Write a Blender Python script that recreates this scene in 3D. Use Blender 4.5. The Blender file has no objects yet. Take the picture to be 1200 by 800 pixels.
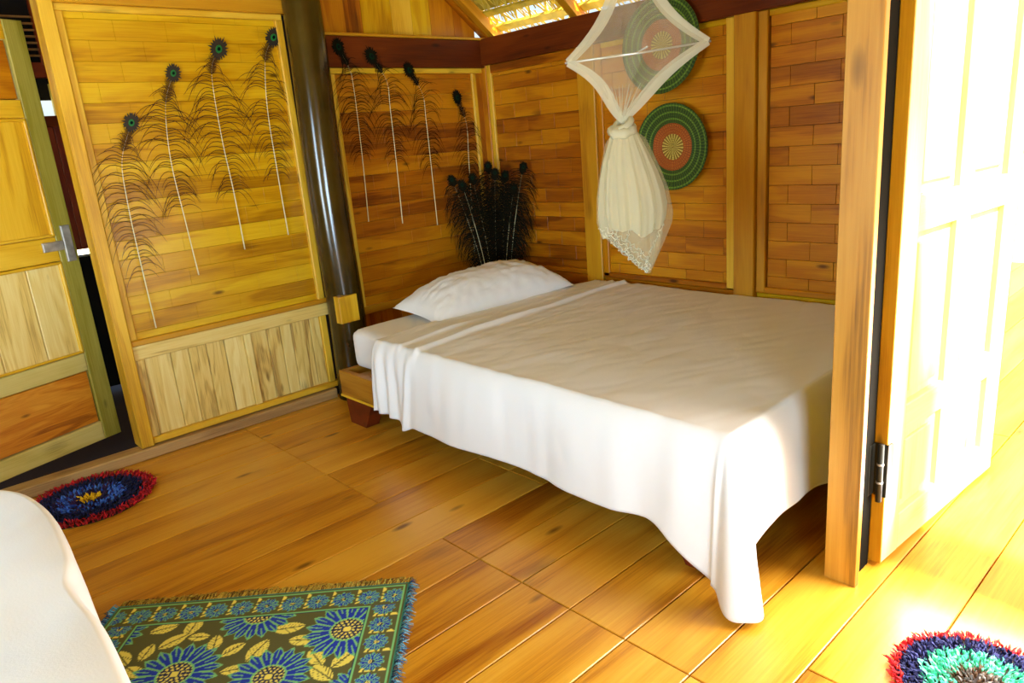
import bpy, math, random
from mathutils import Vector, Matrix, noise
S = bpy.context.scene
COL = S.collection
rnd = random.Random(7)

# ------------------------------------------------------------------ camera
F = 847.13
R = [[0.7271741, -0.6816951, -0.0806818], [-0.2411343, -0.1436240, -0.9598054], [0.6427068, 0.7174008, -0.2688197]]
CAM = Vector((0, 0, 1.4))
cd = bpy.data.cameras.new('camera'); cam = bpy.data.objects.new('camera', cd); COL.objects.link(cam)
r, d, f = Vector(R[0]), Vector(R[1]), Vector(R[2])
m = Matrix((r, -d, -f)).transposed().to_4x4(); m.translation = CAM
cam.matrix_world = m
cd.sensor_width = 36; cd.lens = F / 1200 * 36; cd.clip_start = .02
S.camera = cam

# ------------------------------------------------------------------ world, sun, window and fill light, exposure
w = bpy.data.worlds.new('world'); S.world = w; w.use_nodes = True
nt = w.node_tree; bg = nt.nodes['Background']
sky = nt.nodes.new('ShaderNodeTexSky'); sky.sky_type = 'NISHITA'; sky.sun_disc = False
sky.sun_elevation = math.radians(50); sky.sun_rotation = math.radians(170); sky.air_density = 1.0; sky.dust_density = 4
nt.links.new(sky.outputs[0], bg.inputs[0]); bg.inputs[1].default_value = .32
def sun(direction, e, angle, col):
    l = bpy.data.lights.new('sun', 'SUN'); o = bpy.data.objects.new('sun', l); COL.objects.link(o)
    l.energy = e; l.angle = math.radians(angle); l.color = col
    o.rotation_euler = Vector(direction).to_track_quat('-Z', 'Y').to_euler()
sun((.10, .62, -.78), 26, 1.5, (1, .96, .86))
def area_light(loc, direction, sx, sy, e, col):
    l = bpy.data.lights.new('window_or_fill', 'AREA'); o = bpy.data.objects.new('window_or_fill', l); COL.objects.link(o)
    l.shape = 'RECTANGLE'; l.size = sx; l.size_y = sy; l.energy = e; l.color = col
    o.location = loc; o.rotation_euler = Vector(direction).to_track_quat('-Z', 'Z').to_euler()
area_light((-1.70, 1.55, 1.2), (1, .02, -.16), 1.3, .8, 76, (.52, .76, 1))     # window in the wall behind the near bed
area_light((-.7, -1.98, .8), (.35, 1, -.06), 1.5, .65, 125, (.52, .76, 1))         # wide window behind the camera
area_light((2.2, .22, .55), (-1, .12, .05), .9, .9, 52, (.96, .97, 1))         # daylight thrown up from the sunlit veranda into the doorway
area_light((.25, 5.2, 1.9), (.3, -.4, -.5), .5, .3, 5, (1, .9, .75))         # added fill lamp that brightens the back room
S.view_settings.view_transform = 'Standard'; S.view_settings.look = 'None'
S.view_settings.gamma = 1; S.view_settings.exposure = .27

# ------------------------------------------------------------------ helpers
def lin(c):
    return tuple(((v / 255) / 12.92 if v / 255 <= .04045 else ((v / 255 + .055) / 1.055) ** 2.4) for v in c) + (1,)
def W(px, py, ax, val):                                  # where the sight line of a photo point meets a plane of the room
    dd = Vector(R[0]) * ((px - 600) / F) + Vector(R[1]) * ((py - 400) / F) + Vector(R[2])
    return CAM + dd * ((val - CAM[ax]) / dd[ax])
def tag(o, label=None, cat=None, group=None, kind=None):
    if label: o['label'] = label
    if cat: o['category'] = cat
    if group: o['group'] = group
    if kind: o['kind'] = kind
    return o
def empty(name, loc=(0, 0, 0), rz=0):
    o = bpy.data.objects.new(name, None); COL.objects.link(o); o.location = loc; o.rotation_euler = (0, 0, rz); o.empty_display_size = .1
    return o
def obj(name, me, parent=None, mat=None):
    if mat and not me.materials: me.materials.append(mat)
    o = bpy.data.objects.new(name, me); COL.objects.link(o)
    if parent: o.parent = parent
    o.color = (rnd.random(), rnd.random(), rnd.random(), 1)
    return o
def mesh(name, v, f, mat=None, smooth=False):
    me = bpy.data.meshes.new(name); me.from_pydata([tuple(p) for p in v], [], f); me.update()
    if smooth: me.polygons.foreach_set('use_smooth', [True] * len(me.polygons))
    if mat: me.materials.append(mat)
    return me
CACHE = {}
def plank_mesh(L, Wd, T, c, mat):
    k = (round(L, 4), round(Wd, 4), round(T, 4), round(c, 4), mat.name)
    if k not in CACHE:
        a, b, t = L / 2, Wd / 2, T / 2
        v = []
        for z, i in ((-t, 0), (t - c, 0), (t, c)):
            v += [(-a + i, -b + i, z), (a - i, -b + i, z), (a - i, b - i, z), (-a + i, b - i, z)]
        fs = [(3, 2, 1, 0), (8, 9, 10, 11)]
        for l in (0, 4):
            for i in range(4): fs.append((l + i, l + (i + 1) % 4, l + 4 + (i + 1) % 4, l + 4 + i))
        CACHE[k] = mesh('plank', v, fs, mat)
    return CACHE[k]
AX = {'x': Vector((1, 0, 0)), 'y': Vector((0, 1, 0)), 'z': Vector((0, 0, 1))}
def plank(name, centre, size, mat, parent=None, grain='x', normal=(0, 0, 1), c=.0015):
    """a board: size = (length along grain, width, thickness); its face looks along normal"""
    n = Vector(normal).normalized(); g = AX[grain] if isinstance(grain, str) else Vector(grain).normalized()
    y = n.cross(g)
    o = obj(name, plank_mesh(size[0], size[1], size[2], min(c, size[2] * .4, size[1] * .4), mat), parent)
    mm = Matrix((g, y, n)).transposed().to_4x4(); mm.translation = Vector(centre); o.matrix_local = mm
    return o
def box_w(name, lo, hi, mat, parent=None, grain='x', normal=(0, -1, 0), c=.003):
    lo, hi = Vector(lo), Vector(hi); g = AX[grain]; n = Vector(normal); y = n.cross(g); s = hi - lo
    dim = lambda a: abs(a.x) * s.x + abs(a.y) * s.y + abs(a.z) * s.z
    return plank(name, (lo + hi) / 2, (dim(g), dim(y), dim(n)), mat, parent, grain, normal, c)
class MB:
    def __init__(s): s.v = []; s.f = []
    def tube(s, pts, rad, seg=6, cap=True):
        pts = [Vector(p) for p in pts]; n = len(pts); rad = rad if isinstance(rad, (list, tuple)) else [rad] * n
        b = len(s.v); ref = None
        for i, p in enumerate(pts):
            t = (pts[min(i + 1, n - 1)] - pts[max(i - 1, 0)]).normalized()
            if ref is None: ref = t.orthogonal().normalized()
            ref = (ref - t * ref.dot(t)).normalized(); bi = t.cross(ref)
            for k in range(seg):
                a = 2 * math.pi * k / seg; s.v.append(p + (ref * math.cos(a) + bi * math.sin(a)) * rad[i])
        for i in range(n - 1):
            for k in range(seg):
                s.f.append((b + i * seg + k, b + i * seg + (k + 1) % seg, b + (i + 1) * seg + (k + 1) % seg, b + (i + 1) * seg + k))
        if cap:
            s.f.append(tuple(b + k for k in reversed(range(seg)))); s.f.append(tuple(b + (n - 1) * seg + k for k in range(seg)))
        return s
    def ribbon(s, pts, wd, side):
        pts = [Vector(p) for p in pts]; n = len(pts); b = len(s.v)
        for i, p in enumerate(pts):
            t = (pts[min(i + 1, n - 1)] - pts[max(i - 1, 0)]).normalized(); q = t.cross(side).normalized()
            ww = (wd[i] if isinstance(wd, list) else wd) / 2
            s.v += [p + q * ww, p - q * ww]
        for i in range(n - 1): s.f.append((b + 2 * i, b + 2 * i + 1, b + 2 * i + 3, b + 2 * i + 2))
        return s
    def box(s, lo, hi):
        b = len(s.v); x0, y0, z0 = lo; x1, y1, z1 = hi
        s.v += [Vector(p) for p in ((x0, y0, z0), (x1, y0, z0), (x1, y1, z0), (x0, y1, z0), (x0, y0, z1), (x1, y0, z1), (x1, y1, z1), (x0, y1, z1))]
        s.f += [tuple(b + i for i in q) for q in ((3, 2, 1, 0), (4, 5, 6, 7), (0, 1, 5, 4), (1, 2, 6, 5), (2, 3, 7, 6), (3, 0, 4, 7))]
        return s
    def lathe(s, prof, seg=48, M=None):
        b = len(s.v); n = len(prof); M = M or Matrix.Identity(4)
        for (rr, z) in prof:
            for k in range(seg):
                a = 2 * math.pi * k / seg; s.v.append(M @ Vector((rr * math.cos(a), rr * math.sin(a), z)))
        for i in range(n - 1):
            for k in range(seg):
                s.f.append((b + i * seg + k, b + i * seg + (k + 1) % seg, b + (i + 1) * seg + (k + 1) % seg, b + (i + 1) * seg + k))
        return s
    def build(s, name, mat, parent=None, smooth=False): return obj(name, mesh(name, s.v, s.f, mat, smooth), parent)
def bez(pts, n):
    """Catmull-Rom through points"""
    P = [Vector(p) for p in pts]; P = [P[0] * 2 - P[1]] + P + [P[-1] * 2 - P[-2]]; out = []
    for i in range(1, len(P) - 2):
        for k in range(n):
            t = k / n; a, b, c, e = P[i - 1], P[i], P[i + 1], P[i + 2]
            out.append(.5 * ((2 * b) + (c - a) * t + (2 * a - 5 * b + 4 * c - e) * t * t + (3 * b - a - 3 * c + e) * t ** 3))
    out.append(P[-2]); return out
def subsurf(o, n=1):
    md = o.modifiers.new('s', 'SUBSURF'); md.levels = n; md.render_levels = n
def solid(o, t, off=0):
    md = o.modifiers.new('t', 'SOLIDIFY'); md.thickness = t; md.offset = off

# ------------------------------------------------------------------ materials
def new_mat(name):
    mt = bpy.data.materials.new(name); mt.use_nodes = True; n = mt.node_tree; n.nodes.clear()
    out = n.nodes.new('ShaderNodeOutputMaterial'); b = n.nodes.new('ShaderNodeBsdfPrincipled'); n.links.new(b.outputs[0], out.inputs[0])
    return mt, n, b, out
def plain(name, rgb, rough=.7, metal=0, var=0, nscale=30, bump=0, spec=.5, sheen=0):
    mt, n, b, out = new_mat(name); N = n.nodes.new; L = n.links.new
    b.inputs['Base Color'].default_value = lin(rgb); b.inputs['Roughness'].default_value = rough; b.inputs['Metallic'].default_value = metal
    b.inputs['Specular IOR Level'].default_value = spec
    if sheen: b.inputs['Sheen Weight'].default_value = sheen
    tc = N('ShaderNodeTexCoord'); ns = N('ShaderNodeTexNoise'); ns.inputs['Scale'].default_value = nscale; ns.inputs['Detail'].default_value = 4
    L(tc.outputs['Object'], ns.inputs['Vector'])
    if var:
        rp = N('ShaderNodeValToRGB'); c = lin(rgb)
        rp.color_ramp.elements[0].position = .3; rp.color_ramp.elements[1].position = .7
        rp.color_ramp.elements[0].color = tuple(x * (1 - var) for x in c[:3]) + (1,); rp.color_ramp.elements[1].color = tuple(min(1, x * (1 + var)) for x in c[:3]) + (1,)
        L(ns.outputs[0], rp.inputs[0]); L(rp.outputs[0], b.inputs['Base Color'])
    if bump:
        bp = N('ShaderNodeBump'); bp.inputs['Strength'].default_value = bump; bp.inputs['Distance'].default_value = .01
        L(ns.outputs[0], bp.inputs['Height']); L(bp.outputs[0], b.inputs['Normal'])
    return mt
def wood(name, dark, mid, light, rough=.35, scale=1.0, var=.35, contrast=1.0, spec=.5, coat=0):
    """long grain along local X; each board picks its own cut and tone"""
    mt, n, b, out = new_mat(name); N = n.nodes.new; L = n.links.new
    tc = N('ShaderNodeTexCoord'); oi = N('ShaderNodeObjectInfo')
    off = N('ShaderNodeVectorMath'); off.operation = 'MULTIPLY'; off.inputs[1].default_value = (37, 91, 53); sep = N('ShaderNodeSeparateColor'); L(oi.outputs['Color'], sep.inputs[0])
    cmb = N('ShaderNodeCombineXYZ'); L(sep.outputs[2], cmb.inputs[0]); L(sep.outputs[2], cmb.inputs[1]); L(sep.outputs[2], cmb.inputs[2]); L(cmb.outputs[0], off.inputs[0])
    sft = N('ShaderNodeCombineXYZ'); L(sep.outputs[1], sft.inputs[0])
    mul = N('ShaderNodeVectorMath'); mul.operation = 'MULTIPLY'; mul.inputs[1].default_value = (1.3 * scale, 9 * scale, 9 * scale); pre = N('ShaderNodeVectorMath'); pre.operation = 'ADD'; L(tc.outputs['Object'], pre.inputs[0]); L(sft.outputs[0], pre.inputs[1]); L(pre.outputs[0], mul.inputs[0])
    add = N('ShaderNodeVectorMath'); add.operation = 'ADD'; L(mul.outputs[0], add.inputs[0]); L(off.outputs[0], add.inputs[1])
    n1 = N('ShaderNodeTexNoise'); n1.inputs['Scale'].default_value = 1.1; n1.inputs['Detail'].default_value = 3; n1.inputs['Distortion'].default_value = .6
    L(add.outputs[0], n1.inputs['Vector'])
    rings = N('ShaderNodeMath'); rings.operation = 'MULTIPLY'; rings.inputs[1].default_value = 26 * contrast; L(n1.outputs[0], rings.inputs[0])
    sn = N('ShaderNodeMath'); sn.operation = 'SINE'; L(rings.outputs[0], sn.inputs[0])
    n2 = N('ShaderNodeTexNoise'); n2.inputs['Scale'].default_value = 7; n2.inputs['Detail'].default_value = 6; n2.inputs['Roughness'].default_value = .65
    m2 = N('ShaderNodeVectorMath'); m2.operation = 'MULTIPLY'; m2.inputs[1].default_value = (.5, 3, 3); L(add.outputs[0], m2.inputs[0]); L(m2.outputs[0], n2.inputs['Vector'])
    # mix: tone = .5 + .12*sine + fine noise + broad noise + board random
    def mth(op, a, bb):
        q = N('ShaderNodeMath'); q.operation = op
        for i, x in enumerate((a, bb)):
            if isinstance(x, (int, float)): q.inputs[i].default_value = x
            else: L(x, q.inputs[i])
        return q.outputs[0]
    broad = mth('MULTIPLY', mth('SUBTRACT', n1.outputs[0], .5), 1.15)
    tone = mth('ADD', mth('MULTIPLY', sn.outputs[0], .075 * contrast), mth('MULTIPLY', mth('SUBTRACT', n2.outputs[0], .5), .8))
    tone = mth('ADD', tone, broad)
    tone = mth('ADD', tone, mth('MULTIPLY', mth('SUBTRACT', sep.outputs[0], .5), var))
    tone = mth('ADD', tone, .55)
    rp = N('ShaderNodeValToRGB'); e = rp.color_ramp.elements
    e[0].position = .08; e[0].color = lin(dark); e[1].position = .92; e[1].color = lin(light)
    k = e.new(.45); k.color = lin(mid)
    L(tone, rp.inputs[0])
    # sparse dark knots / mineral streaks
    vo = N('ShaderNodeTexVoronoi'); vo.inputs['Scale'].default_value = 1.0
    m3 = N('ShaderNodeVectorMath'); m3.operation = 'MULTIPLY'; m3.inputs[1].default_value = (1.7, .55, .55); L(add.outputs[0], m3.inputs[0])
    wob = N('ShaderNodeVectorMath'); wob.operation = 'ADD'; L(m3.outputs[0], wob.inputs[0])
    ws = N('ShaderNodeVectorMath'); ws.operation = 'SCALE'; ws.inputs['Scale'].default_value = .35; L(n2.outputs[1], ws.inputs[0]); L(ws.outputs[0], wob.inputs[1])
    L(wob.outputs[0], vo.inputs['Vector'])
    kr = N('ShaderNodeMapRange'); kr.inputs[1].default_value = .05; kr.inputs[2].default_value = .17; kr.inputs[3].default_value = .75; kr.inputs[4].default_value = 0; L(vo.outputs['Distance'], kr.inputs[0])
    mx = N('ShaderNodeMixRGB'); mx.blend_type = 'MIX'; mx.inputs[2].default_value = tuple(x * .35 for x in lin(dark)[:3]) + (1,)
    v2 = N('ShaderNodeTexVoronoi'); v2.inputs['Scale'].default_value = 1.0
    m4 = N('ShaderNodeVectorMath'); m4.operation = 'MULTIPLY'; m4.inputs[1].default_value = (1.9, .8, .8); L(add.outputs[0], m4.inputs[0]); L(m4.outputs[0], v2.inputs['Vector'])
    k2 = N('ShaderNodeMapRange'); k2.inputs[1].default_value = .035; k2.inputs[2].default_value = .10; k2.inputs[3].default_value = .85; k2.inputs[4].default_value = 0; L(v2.outputs['Distance'], k2.inputs[0])
    kk = mth('MAXIMUM', mth('MULTIPLY', kr.outputs[0], .6), k2.outputs[0])
    L(kk, mx.inputs[0]); L(rp.outputs[0], mx.inputs[1]); L(mx.outputs[0], b.inputs['Base Color'])
    b.inputs['Roughness'].default_value = rough; b.inputs['Specular IOR Level'].default_value = spec
    if coat: b.inputs['Coat Weight'].default_value = coat; b.inputs['Coat Roughness'].default_value = .12
    bp = N('ShaderNodeBump'); bp.inputs['Strength'].default_value = .12; bp.inputs['Distance'].default_value = .004
    L(n2.outputs[0], bp.inputs['Height']); L(bp.outputs[0], b.inputs['Normal'])
    return mt
M = {}
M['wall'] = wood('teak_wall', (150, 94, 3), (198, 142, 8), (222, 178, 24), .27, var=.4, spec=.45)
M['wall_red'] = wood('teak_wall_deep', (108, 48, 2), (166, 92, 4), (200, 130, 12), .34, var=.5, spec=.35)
M['olivewall'] = plain('bounce_yellow', (190, 156, 20), .8, var=.2)  # yellow picked so the hidden walls bounce warm light
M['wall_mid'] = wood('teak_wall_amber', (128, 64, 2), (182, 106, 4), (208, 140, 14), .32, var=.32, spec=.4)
M['pale'] = wood('teak_pale', (128, 78, 30), (226, 194, 104), (242, 222, 146), .4, var=.3, contrast=1.5)
M['frame'] = wood('teak_frame', (178, 120, 16), (220, 168, 34), (236, 194, 62), .4, var=.2)
M['stile'] = wood('teak_stile', (146, 88, 6), (192, 130, 14), (212, 158, 30), .4, var=.15, contrast=.6)
M['beam'] = wood('dark_beam', (58, 20, 2), (92, 36, 4), (118, 52, 8), .5, var=.1, contrast=.5, spec=.2)
M['floor'] = wood('floor_teak', (146, 78, 8), (204, 140, 32), (224, 170, 58), .3, scale=.75, var=.4, contrast=.5, spec=.45)
M['sill'] = wood('weathered_sill', (110, 80, 44), (168, 130, 78), (196, 160, 100), .5, var=.1)
M['olive'] = wood('olive_green_wood', (104, 92, 18), (152, 138, 34), (190, 174, 76), .5, var=.1, contrast=.6)
M['orange'] = wood('burl_orange', (120, 56, 6), (204, 122, 20), (230, 162, 48), .4, var=.1, scale=1.3, contrast=1.4)
M['yellow'] = wood('yellow_wood', (176, 112, 8), (222, 172, 26), (238, 196, 56), .4, var=.2)
M['redbrown'] = wood('red_brown', (88, 26, 4), (132, 46, 6), (156, 66, 10), .5, var=.2)
M['leg'] = wood('leg_mahogany', (52, 12, 6), (92, 26, 10), (120, 44, 16), .3, var=.1)
M['rail'] = wood('bed_rail', (116, 66, 10), (164, 108, 22), (186, 132, 36), .4, var=.1)
M['door'] = wood('door_teak', (214, 170, 96), (234, 200, 130), (242, 214, 152), .45, var=.15, contrast=.5)
M['post'] = wood('post_teak', (66, 38, 8), (172, 118, 30), (190, 140, 50), .45, scale=.5, var=0, contrast=1.1, spec=.3)
M['pole'] = plain('dark_pole', (60, 44, 9), .16, var=.5, nscale=4, spec=.5)
M['gap'] = plain('rebate_shade_black', (18, 15, 8), .9, spec=.05)  # near-black colour that paints in the shade of the post gap
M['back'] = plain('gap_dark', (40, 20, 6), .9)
M['black'] = plain('dark_room_black', (10, 9, 8), .9)  # black colour carries the darkness of the unlit back room
M['white'] = plain('white_cotton', (236, 234, 230), .85, bump=.05, nscale=220, sheen=.2)
M['metal'] = plain('grey_plate', (168, 160, 146), .45, metal=.3, var=.3, nscale=25)
M['iron'] = plain('dark_iron', (58, 56, 46), .45, metal=.6)
M['rod'] = plain('bright_rod', (230, 230, 225), .2, metal=.6)
M['cream'] = wood('cream_rail', (160, 142, 56), (204, 186, 96), (220, 204, 128), .5, var=.1, contrast=.5)
M['cord'] = plain('white_cord', (225, 222, 200), .8)
M['quill'] = plain('feather_quill', (235, 222, 170), .5)
M['barb'] = plain('feather_barb', (74, 44, 6), .8, var=.3, nscale=60, spec=.2)
M['barbdk'] = plain('feather_barb_dark', (20, 16, 4), .9, var=.3, nscale=60, spec=.1)
M['eyeA'] = plain('feather_eye_bronze', (40, 26, 8), .7)
M['eyeB'] = plain('feather_eye_green', (10, 112, 44), .4)
M['eyeC'] = plain('feather_eye_core', (4, 12, 16), .8, spec=.1)
M['eyeD'] = plain('feather_eye_dusky', (6, 40, 20), .8, spec=.1)
M['thatch'] = plain('thatch_straw', (178, 152, 30), .9, var=.35, nscale=14)
M['palm'] = plain('palm_strip', (214, 190, 70), .8, var=.4, nscale=9)
M['bamboo'] = plain('roof_lath', (206, 176, 50), .6, var=.3, nscale=10)
M['ground'] = plain('outside_ground', (214, 206, 170), .95, var=.15, nscale=2)
M['grass'] = plain('outside_leaves', (60, 90, 30), .9, var=.4, nscale=6)
def cloth_net(name, rgb, a):
    mt = bpy.data.materials.new(name); mt.use_nodes = True; n = mt.node_tree; n.nodes.clear(); N = n.nodes.new; L = n.links.new
    out = N('ShaderNodeOutputMaterial'); mix = N('ShaderNodeMixShader'); tr = N('ShaderNodeBsdfTransparent'); mi = N('ShaderNodeMixShader')
    df = N('ShaderNodeBsdfDiffuse'); tl = N('ShaderNodeBsdfTranslucent')
    df.inputs[0].default_value = lin(rgb); tl.inputs[0].default_value = lin(rgb); mi.inputs[0].default_value = .45
    L(df.outputs[0], mi.inputs[1]); L(tl.outputs[0], mi.inputs[2]); mix.inputs[0].default_value = a
    L(tr.outputs[0], mix.inputs[1]); L(mi.outputs[0], mix.inputs[2]); L(mix.outputs[0], out.inputs[0])
    return mt
M['net'] = cloth_net('net_sheer', (238, 232, 205), .22)
M['netband'] = cloth_net('net_doubled', (240, 236, 212), .55)
M['netfull'] = cloth_net('net_gathered', (236, 230, 200), .84)
M['nethem'] = cloth_net('net_lace', (240, 232, 195), .3)

# ------------------------------------------------------------------ numbers of the room
YL, XR = 3.82, 3.36          # inner faces of the left wall and of the right wall
ROW0, ROWH, BL = .635, .0895, .231
def rows(z0, z1):
    out = []; k = math.floor((z0 - ROW0) / ROWH)
    while ROW0 + k * ROWH < z1 - .004:
        a = max(z0, ROW0 + k * ROWH); b = min(z1, ROW0 + (k + 1) * ROWH)
        if b - a > .012: out.append((k, a, b))
        k += 1
    return out
def blocks(a, b, k, phase):
    out = []; s = phase + (BL / 2 if k % 2 else 0); q = math.floor((a - s) / BL)
    while s + q * BL < b - .01:
        u = max(a, s + q * BL); v = min(b, s + (q + 1) * BL)
        if v - u > .015: out.append((u, v))
        q += 1
    return out

# ------------------------------------------------------------------ floor
fl = obj('floor', MB().box((-2, -2.2, -.09), (2.6, 5.6, -.04)).box((2.6, -2.2, -.09), (7.5, 1.9, -.04)).box((2.6, .8, -.09), (3.6, 5.6, -.04)).v and None or mesh('floor', *(lambda q: (q.v, q.f))(MB().box((-2, -2.2, -.09), (3.45, 5.6, -.04)).box((3.45, -2.2, -.09), (7.5, 1.9, -.04))), M['back']))
tag(fl, 'golden teak floor of long wide boards running towards the bed', 'floor', kind='structure')
ybs = [-2.2 + .0 * i for i in range(0)]
yv = .712 - .2145 * 14
while yv < 5.5:
    ya, yb = yv + .0022, yv + .2145 - .0022
    xs = [-2, 1.36 + (.0 if yv > .85 else .55 * ((int(yv * 10)) % 3) * .4), 7.5] if yv < .70 else [-2, 1.36, 3.45]
    if 1.95 < yv < 2.3: xs = [-2, .05, 1.9, 3.45]
    if 3.0 < yv < 3.3: xs = [-2, .9, 3.45] if False else [-2, 1.36, 3.45]
    if yv > 3.8: break
    if .70 < yv < 1.7: xs = xs + [7.5]
    for a, b in zip(xs[:-1], xs[1:]):
        plank('floorboard', ((a + b) / 2, (ya + yb) / 2, -.0195 + rnd.uniform(-.0006, 0)), (b - a - .003, yb - ya, .039), M['floor'], fl, 'x', (0, 0, 1), .0022)
    yv += .2145

# ------------------------------------------------------------------ right wall
wr = obj('wall_right', mesh('wall_right', *(lambda q: (q.v, q.f))(MB().box((XR + .006, .76, 0), (XR + .05, 3.9, 2.03))), M['back']))
tag(wr, 'right teak wall of short blocks laid like bricks beside the bed', 'wall', kind='structure')
NR = (-1, 0, 0)
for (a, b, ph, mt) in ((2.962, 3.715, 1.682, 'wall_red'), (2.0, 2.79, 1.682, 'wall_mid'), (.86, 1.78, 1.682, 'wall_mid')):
    for k, z0, z1 in rows(.578, 1.86):
        rt, rs = rnd.random(), rnd.random()
        for u, v in blocks(a, b, k, ph):
            pr = rnd.uniform(0, .003)
            bo = box_w('block', (XR - .008 - pr, u + .0008, z0 + .0008), (XR + .006, v - .0008, z1 - .0008), M[mt], wr, 'y', NR, .001)
            bo.color = (min(1, max(0, rt + rnd.uniform(-.16, .16))), (u + v) / 2, rs + (.006 if rnd.random() < .3 else 0), 1)
def yz(name, y0, y1, z0, z1, proud, mt, grain): box_w(name, (XR - proud, y0, z0), (XR + .01, y1, z1), M[mt], wr, grain, NR, .004)
yz('beam', .86, YL, 1.872, 2.032, .055, 'beam', 'y')
yz('stile', 2.836, 2.962, 0, 1.872, .035, 'stile', 'z')
yz('stile', 1.836, 1.948, 0, 1.90, .05, 'stile', 'z')
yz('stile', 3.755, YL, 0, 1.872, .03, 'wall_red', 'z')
for (a, b) in ((2.0, 2.836), (.86, 1.836)):
    yz('molding', a if a > 1 else a, b, .548, .58, .026, 'wall_red', 'y')
yz('molding', 2.962, 3.755, .555, .585, .022, 'wall_red', 'y')
yz('molding', 3.715, 3.755, .555, 1.872, .024, 'frame', 'z')
yz('molding', 2.790, 2.834, .555, 1.872, .026, 'wall_red', 'z')
yz('molding', 1.95, 2.0, .555, 1.872, .03, 'frame', 'z')
yz('molding', 1.785, 1.832, .555, 1.872, .03, 'stile', 'z')
yz('molding', 2.0, 2.79, 1.845, 1.872, .02, 'wall', 'y')
yz('molding', .86, 1.785, 1.845, 1.872, .02, 'wall', 'y')
yz('molding', 2.962, 3.715, 1.82, 1.872, .028, 'wall_red', 'y')
yz('rail', .86, 1.836, .49, .546, .014, 'wall', 'y'); yz('rail', 1.948, 2.836, .49, .546, .014, 'wall_red', 'y'); yz('rail', 2.962, 3.755, .49, .552, .014, 'wall_red', 'y')
for i in range(9):
    a = .86 + i * .33; b = min(a + .33, 3.79)
    yz('board', a + .001, b - .001, 0, .488, .004, 'wall_red', 'z')

# ------------------------------------------------------------------ left wall
wl = obj('wall_left', mesh('wall_left', *(lambda q: (q.v, q.f))(MB().box((.86, YL + .006, .0), (2.15, YL + .06, 2.2)).box((2.15, YL + .006, .0), (3.5, YL + .06, 2.03)).box((-2, YL + .006, 0), (.05, YL + .06, 2.3))), M['back']))
tag(wl, 'left teak wall of horizontal blocks with a vertical boarded wainscot', 'wall', kind='structure')
NL = (0, -1, 0)
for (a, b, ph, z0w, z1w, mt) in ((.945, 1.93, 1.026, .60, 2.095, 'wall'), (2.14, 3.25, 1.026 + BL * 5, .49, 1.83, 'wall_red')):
    for k, z0, z1 in rows(z0w, z1w):
        rt, rs = rnd.random(), rnd.random()
        for u, v in blocks(a, b, k, ph):
            pr = .0006 * (k % 3) + rnd.uniform(0, .0004)
            bo = box_w('block', (u + .0003, YL - .008 - pr, z0 + .0006), (v - .0003, YL + .006, z1 - .0007), M[mt], wl, 'x', NL, .0004)
            bo.color = (min(1, max(0, rt + rnd.uniform(-.04, .04))), (u + v) / 2, rs, 1)
def xz(name, x0, x1, z0, z1, proud, mt, grain): return box_w(name, (x0, YL - proud, z0), (x1, YL + .01, z1), M[mt], wl, grain, NL, .004)
box_w('stile', (.85, YL - .045, .06), (.91, YL + .075, 2.35), M['frame'], wl, 'z', NL, .004)
xz('molding', .912, .945, .60, 2.095, .022, 'frame', 'z')
xz('molding', 1.93, 1.97, .60, 2.095, .03, 'frame', 'z')
xz('molding', .912, 1.97, 2.095, 2.125, .028, 'frame', 'x')
xz('rail', .905, 2.0, 2.125, 2.21, .05, 'stile', 'x')
xz('molding', .912, 1.985, .572, .60, .03, 'stile', 'x')
xz('rail', .912, 1.985, .50, .572, .022, 'pale', 'x')
xz('molding', .912, .955, .095, .50, .02, 'pale', 'z'); xz('molding', 1.468, 1.505, .095, .50, .02, 'pale', 'z'); xz('molding', 1.925, 1.965, .095, .50, .02, 'frame', 'z')
ed = [.955, 1.085, 1.175, 1.265, 1.362, 1.468]
for a, b in zip(ed[:-1], ed[1:]): xz('board', a + .001, b - .001, .095, .50, .006, 'pale', 'z')
ed = [1.505, 1.60, 1.68, 1.745, 1.862, 1.925]
for a, b in zip(ed[:-1], ed[1:]): xz('board', a + .001, b - .001, .095, .50, .006, 'pale', 'z')
xz('rail', .912, 1.985, .062, .095, .03, 'frame', 'x')
xz('stile', 2.02, 2.14, .04, 1.85, .012, 'redbrown', 'z')
xz('molding', 2.215, 2.24, .49, 1.83, .024, 'frame', 'z')
xz('molding', 2.2, 3.33, 1.83, 1.86, .032, 'yellow', 'x')
xz('molding', 3.245, 3.28, .49, 1.83, .024, 'frame', 'z'); xz('stile', 3.28, XR, .0, 1.83, .012, 'wall_red', 'z')
xz('rail', 2.2, 3.28, .44, .49, .02, 'stile', 'x')
for i in range(7): xz('board', 2.18 + i * .16, 2.18 + (i + 1) * .16 - .001, .0, .44, .006, 'wall_red', 'z')
xz('beam', 2.16, XR, 1.86, 2.025, .06, 'beam', 'x')
xz('molding', 2.16, XR, 2.025, 2.04, .075, 'stile', 'x')
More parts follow.
